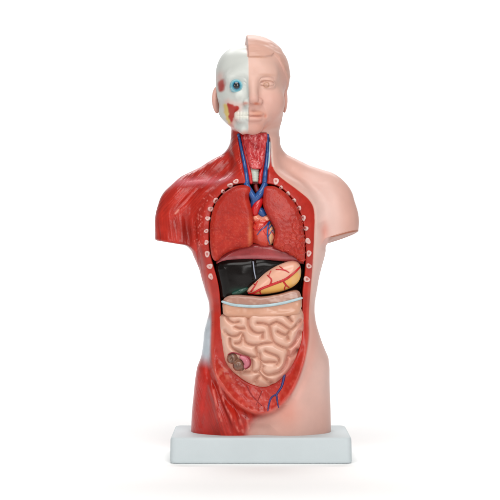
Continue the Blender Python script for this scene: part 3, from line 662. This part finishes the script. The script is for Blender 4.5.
# small intestine: traced coils over a rounded core
Zc = lambda p: (215+p[0]/5.263, 300+p[1]/5.263)
CREASES = [[(221,313.5),(230,314),(240,313.6),(248,314.5)], [(227.5,314.5),(227,318),(230,321.5),(234.5,323),(238.7,321.8)], [(235.5,327),(239.6,328.7),(243.8,328.3)], [(248,314.5),(248.3,320),(248,325.5),(252,331),(257.5,333.3),(263,332.4)],
    [(257.5,323),(264,323.2),(269.2,325.5)], [(225,331.5),(227,334),(232,336.5),(238,335.6),(241,332.8)], [(230,338.5),(230,345),(233.6,349.4),(240.4,353.7),(248.7,356.9),(257,356.9)], [(235.5,343.4),(239.5,343.4),(242.4,339.5),(242.6,334)],
    [(243.4,336),(244.7,342),(250,344.8),(256.6,345.3),(263,343.4),(268,342.8),(273.8,342.5)], [(256.6,345.3),(255.7,349.4),(257.4,353.2),(257.4,356.9)], [(286.7,313.5),(288.5,318),(291.7,321.8)], [(276.5,321.8),(281,323.6),(286.7,327.8),(291,330),(295,326.5),(300,321)],
    [(277.5,331.5),(282,334.2),(287,335.2),(289.5,331)], [(269.2,325.5),(270,330),(271.5,337.5),(273.8,342.5),(279.3,345.7),(286.7,348.5),(292,345.7),(296.8,340),(300,333)], [(269.2,325.5),(272,323.5),(276.5,321.8)], [(287,335.2),(288,339.7)],
    [(286.7,348.5),(288.5,352),(288,356.4)], [(257.4,356.9),(260.6,360.6),(264.3,362),(270.7,361.5),(277,362.4)], [(251.4,359),(252,368),(251.4,371.6),(258.8,371.6),(261.5,367),(261,361.5)], [(258.8,371.6),(261.5,375.3),(267,380),(271,383)], [(240,373),(243,371.6),(251.4,371.6)],
    [(265.2,351),(269.8,353.2),(278,356),(279.5,361.5),(277,364.7)], [(259.2,353.2),(259.7,358.7),(260.6,360.6)], [(263,366),(261.5,370.7),(266,374.4),(269,374.8),(276.2,373.4),(280.8,371.6),(285.4,366),(286.8,359.6),(287.7,355)], [(288,356.4),(292.8,355.5),(297,350.4)],
    [(255,382),(257,377),(261.5,375.3)], [(262.5,333),(262.5,338)]]
GO = [(222,313),(240,311),(262,312),(285,311),(300.5,310),(301.5,322),(301.5,336),(299,350),(293,361),(286.5,371),(281,378),(272,384),(262,386),(252,383),(243,377),(232,368),(226,357),(222.8,340),(221.8,326)]
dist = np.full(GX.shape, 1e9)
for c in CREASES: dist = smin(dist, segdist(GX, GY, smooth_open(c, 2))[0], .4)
RC = 4.4; rel = np.sin(np.clip(dist/4.9, 0, 1)*math.pi/2)**.62*6.0-3.0
_k = np.array([1, 2, 1])/4.
for _ in range(1):
    rel = np.apply_along_axis(lambda m: np.convolve(m, _k, 'same'), 0, rel); rel = np.apply_along_axis(lambda m: np.convolve(m, _k, 'same'), 1, rel)
_e = ss(-6, -2, polysd(GX, GY, smooth_closed(GO, 2))); rel = rel*(1-_e)+np.maximum(rel, .2)*_e
fG = pillow(GO, -43.0, 25, 11, .0030, (262, 340), grow=.8, extra=lambda px, py, y: samp(rel, px, py)*(1-ss(-20, -4, y)))
def gpaint(px, py, v):
    c = mixc(np.broadcast_to(np.array(lin((214, 170, 150))), v.shape), lin((204, 153, 131)), np.clip(.5*noise(px*.08, py*.08, 0, 91)+.2, 0, 1))
    c = mixc(c, lin((176, 108, 82)), .5*np.exp(-(samp(dist, px, py)/.8)**2))      # crease shade between the coils, painted in brown
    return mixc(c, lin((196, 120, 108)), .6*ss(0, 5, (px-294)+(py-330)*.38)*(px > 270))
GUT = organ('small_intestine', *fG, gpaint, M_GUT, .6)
# appendix side: cut brown caecum with a pink collar
def blob(name, fn, lo, hi, c0, mat, parent, c1=None, h=.5):
    v, q_, n_ = mesh_field(fn, lo, hi, h); k = noise(v[:, 0]*.25, v[:, 1]*.25, v[:, 2]*.25, 95)
    c = mixc(np.broadcast_to(np.array(lin(c0)), v.shape), lin(c1 or c0), ss(-.4, .4, k)); return mk(name, v, q_, n_, c, mat, parent)
cc = q(235.5, 361.8, -44)
c1_ = q(232.5, 358.5, -46); c2_ = q(239, 365, -46)
fB = lambda P: smin(smax(ell(P, (c1_[0], -41, c1_[2]), (5.6, 8, 5.8)), -ell(P, (c1_[0]-.8, -50, c1_[2]-.3), (1.8, 3.5, 2.2)), 1.2), ell(P, (c2_[0], -42, c2_[2]), (6.4, 8, 6.4)), .5)+.45*noise(P[0]*.4, P[1]*.4, P[2]*.4, 96)
blob('caecum', fB, cc-[14, 12, 14], cc+[14, 20, 14], (88, 58, 46), M_GUT, MODEL, (128, 90, 72))
pk = [(240.5,357),(243.5,358.5),(246,361),(246.6,364),(245,367)]
v_, q__ = tube([(*q(a, b, -48)[[0]], -48+.0*a, q(a, b, -48)[2]) for a, b in pk], [1.5,2.5,3.2,3.0,1.8], 14); mk('appendix', v_, q__, mat=paint_mat('appendix_paint', .28, color=(190, 104, 118), coat=.2), parent=MODEL)
v_, q__ = tube([(*q(a, b, -47)[[0]], -46.2, q(a, b, -47)[2]) for a, b in [(228,354.5),(232.5,352.6),(238,354),(243,356),(248,357.6),(250.2,361.5),(249.3,366),(245.5,369.2)]], [.5,.6,.7,.9,1.1,1.1,1,.6], 8); mk('blood_vessel', v_, q__, mat=paint_mat('crimson_vessel_paint', .3, color=(140, 20, 42)), parent=MODEL)

# ------------------------------------------------------------------ heart and great vessels
HREL = np.zeros(GX.shape)
for l_, w_, a_ in (([(271,219),(268.5,231),(269,245)], 1.3, -.9), ([(251,223.5),(259,221.5),(268,223)], 1.3, -1.0), ([(258,230),(262,240)], 3, .5)):
    HREL += a_*np.exp(-(segdist(GX, GY, l_)[0]/w_)**2)
_h = [q(*a) for a in ((261.5,230,-32), (265.5,236,-32), (256,218.5,-33), (267.5,219.5,-32), (254,231,-30))]
def hf(P):
    px, py = front(P); d = ell(P, _h[0], (11.5, 14, 14)); d = smin(d, ell(P, _h[1], (10, 12.5, 10.5)), 4)
    d = smin(d, ell(P, _h[2], (5.6, 8, 5.2)), 1.6); d = smin(d, ell(P, _h[3], (5.8, 8, 5.0)), 1.6); d = smin(d, ell(P, _h[4], (6, 9, 12)), 4)
    return d-samp(HREL, px, py)*.8-.25*noise(px*.4, py*.4, 0, 102)
fH_ = (hf, (-6, -50, 204), (32, -14, 250))
def hpaint(px, py, v):
    c = mixc(np.broadcast_to(np.array(lin((196, 62, 46))), v.shape), lin((222, 140, 112)), ss(0, 3, 221.5-py+.15*(px-262)+noise(px*.3, py*.3, 0, 99)*1.5))
    c = mixc(c, lin((222, 186, 140)), ss(0, 2, px-(268.5+.04*(232-py)))*.85)
    return mixc(c, lin((214, 110, 92)), .5*np.clip(noise(px*.25, py*.25, 0, 98), 0, 1))
HEART = organ('heart', *fH_, hpaint, M_ORG, .6)
for pts, r, m in [([(252,226),(257,230.5),(262,227),(266,222),(270,220.5)], [.5,.8,.8,.7,.4], M_RED), ([(257,230),(256.5,225),(253,221)], [.6,.5,.4], M_RED), ([(262,227),(264,232),(267,236)], [.5,.45,.3], M_RED), ([(271,231),(274,236),(272.5,242)], [.5,.5,.3], M_RED),
                  ([(269.5,221),(266,226),(261,230),(257,235)], [.7,.6,.5,.35], M_BLUE), ([(269.5,221),(267.5,230),(267.8,238),(270,244)], [.8,.8,.7,.4], M_BLUE), ([(269,229),(272,225),(273.5,228)], [.5,.5,.3], M_BLUE), ([(268,237),(272.5,230),(273,233)], [.5,.4,.3], M_BLUE)]:
    v_, q__ = lay(fH_[0], pts, r, lift=.15); mk('coronary_vessel', v_, q__, mat=m, parent=HEART)
def T(name, pts, r, mat, parent, y=None, flat=1., n=14, k=6):
    p = [tuple(q(a, b, c)) for a, b, c in pts]; v, f_ = tube(p, r, n, flat, k); return mk(name, v, f_, mat=mat, parent=parent)
T('pulmonary_artery', [(255,207,-34),(260,211,-35),(264,215,-34)], [3,4.2,4], M_BLUE, HEART)
T('aorta', [(261.5,197,-34),(259.5,202,-37),(256,208,-39),(254.5,214,-38)], [2.0,3.7,4.0,3.4], M_RED, HEART)
T('vena_cava', [(252,214,-30),(252.6,208,-34),(254.5,200,-37),(251,193,-38),(247.8,187.5,-36),(246,183,-33)], [3,3.3,3.8,3.2,3.0,2.8], M_BLUE, HEART)
T('vena_cava', [(254.5,201,-37.3),(259,195,-38.2),(262.5,190,-36.5),(265,184,-33)], [3.4,3.5,3.3,2.9], M_BLUE, HEART)
T('artery', [(257.5,192,-31),(256,187,-30),(256,183,-29)], [2.6,2.4,2.2], paint_mat('dark_artery_paint', .35, color=(120, 22, 20)), HEART)

# ------------------------------------------------------------------ neck: throat, windpipe, vessels lying in the cut window
def on_t(pts, lift): return on(torso, pts, lift, -24)
th = smooth_closed([(241.5,131),(252,131),(262,131),(268,131),(267,142),(266,150),(264,160),(261.5,168),(258,168.8),(250,168.5),(248,160),(245.5,150)], 1); thd = polysd(GX, GY, th)
TREL = .9*noise(GX*.28, GY*.22, 0, 110)+.5*noise(GX*.6, GY*.5, 0, 111)
for l_, w_, a_ in (([(250,141),(249,148),(252,156)], 1.2, .9), ([(260,140),(260.5,148),(258,156)], 1.2, .9), ([(252,160),(257,162),(259,158)], 1.5, 1.0), ([(255,142),(255,156)], 2, -1.1), ([(250,164),(256,166),(260,163)], 1.2, .7)):
    TREL += a_*np.exp(-(segdist(GX, GY, l_)[0]/w_)**2)
def fT(P):
    px, py = front(P); d = samp(thd, px, py)*SF; t_ = torso_raw(P); b = np.abs(t_+1.5)-3.0; a = d+2.5; b = b+1.5
    return np.hypot(np.maximum(a, 0), np.maximum(b, 0))+np.minimum(np.maximum(a, b), 0)-2.5-samp(TREL, px, py)*.8*(P[1] < 0)
def tpaint(px, py, v):
    n_ = noise(px*.35, py*.3, 0, 112)+.5*noise(px*.9, py*.8, 0, 113)
    c = mixc(np.broadcast_to(np.array(lin((186, 50, 52))), v.shape), lin((224, 128, 128)), np.clip(.7*n_, 0, .75)); c = mixc(c, lin((146, 22, 28)), np.clip(-.7*n_, 0, .8))
    return mixc(c, lin((160, 24, 30)), .7*np.exp(-(np.hypot((px-255.5)/3.2, (py-148)/7))**2))
organ('larynx', fT, (-12, -45, 284), (22, 10, 330), tpaint, M_ORG, .6)
tr = on_t([(254.5,167.5),(254.7,172),(255,177),(255.2,181.5)], 1.0)
def trachea():
    p = cr(tr, 10); V_, n = [], 20; Q_ = []
    for i, c in enumerate(p):
        w = np.interp(i/len(p), [0, 1], [4.7, 3.2])+.12*math.sin(i*1.25)
        for j in range(n):
            t_ = 2*math.pi*j/n; V_.append((c[0]+w*math.cos(t_), c[1]+2.6+w*.95*math.sin(t_), c[2]))
    Q_ = [[i*n+j, (i+1)*n+j, (i+1)*n+(j+1) % n, i*n+(j+1) % n] for i in range(len(p)-1) for j in range(n)]
    mk('trachea', V_, Q_, mat=M_WHITE, parent=MODEL)
trachea()
def V2(name, pts, r, m, lift=.6): v, f_ = lay(torso, pts, r, 12, 1., lift, -24.); mk(name, v, f_, mat=m, parent=MODEL)
V2('jugular_vein', [(238.6,134.5),(241,147),(243.3,157),(245.3,168),(246.6,178),(247.4,184)], [1.5,1.8,2.0,2.2,2.4,2.4], M_BLUE)
V2('jugular_vein', [(267.6,135),(267.2,150),(266.6,162),(265.3,174),(264.6,184)], [1.6,1.8,2.0,2.2,2.3], M_BLUE)
V2('carotid_artery', [(242,135.5),(244.8,150),(247.6,162),(250,174),(251,183)], [1.3,1.5,1.6,1.8,1.8], M_RED, .4)
V2('carotid_artery', [(265.2,135.5),(264.4,150),(263,162),(261,174),(260,183)], [1.2,1.4,1.6,1.8,1.8], M_RED, .4)
v_, f__ = tube(on_t([(269.8,142),(269.6,152),(268.8,164),(267.4,170)], .3), [.7,.9,.9,.5], 8); mk('nerve', v_, f__, mat=M_TRIM, parent=MODEL)

# ------------------------------------------------------------------ dark blue vein forking on the pelvic rim, arteries on it
def V3(name, pts, r, m): v, f_ = lay(torso, pts, r, 10, .9, .1); mk(name, v, f_, mat=m, parent=MUSCLE)
V3('pelvic_vein', [(284.5,374),(283.5,380),(281.5,387),(277.5,393),(276.3,396)], [1.4,1.3,1.2,1.1,.9], M_NAVY)
V3('pelvic_vein', [(277,394),(271.5,397.5),(269,404),(267.8,411)], [.9,.9,.9,.5], M_NAVY)
V3('pelvic_vein', [(276.6,394),(277.2,400),(278.4,407.5)], [.9,.9,.5], M_NAVY)
DKR = paint_mat('dark_red_vessel_paint', .3, color=(140, 16, 14))
V3('pelvic_artery', [(247,386),(251,394),(257,401),(262,406)], [.5,.6,.5,.3], DKR)
V3('pelvic_artery', [(262,391),(259,398),(256,405)], [.4,.5,.3], DKR)
print('done', len(bpy.data.objects))
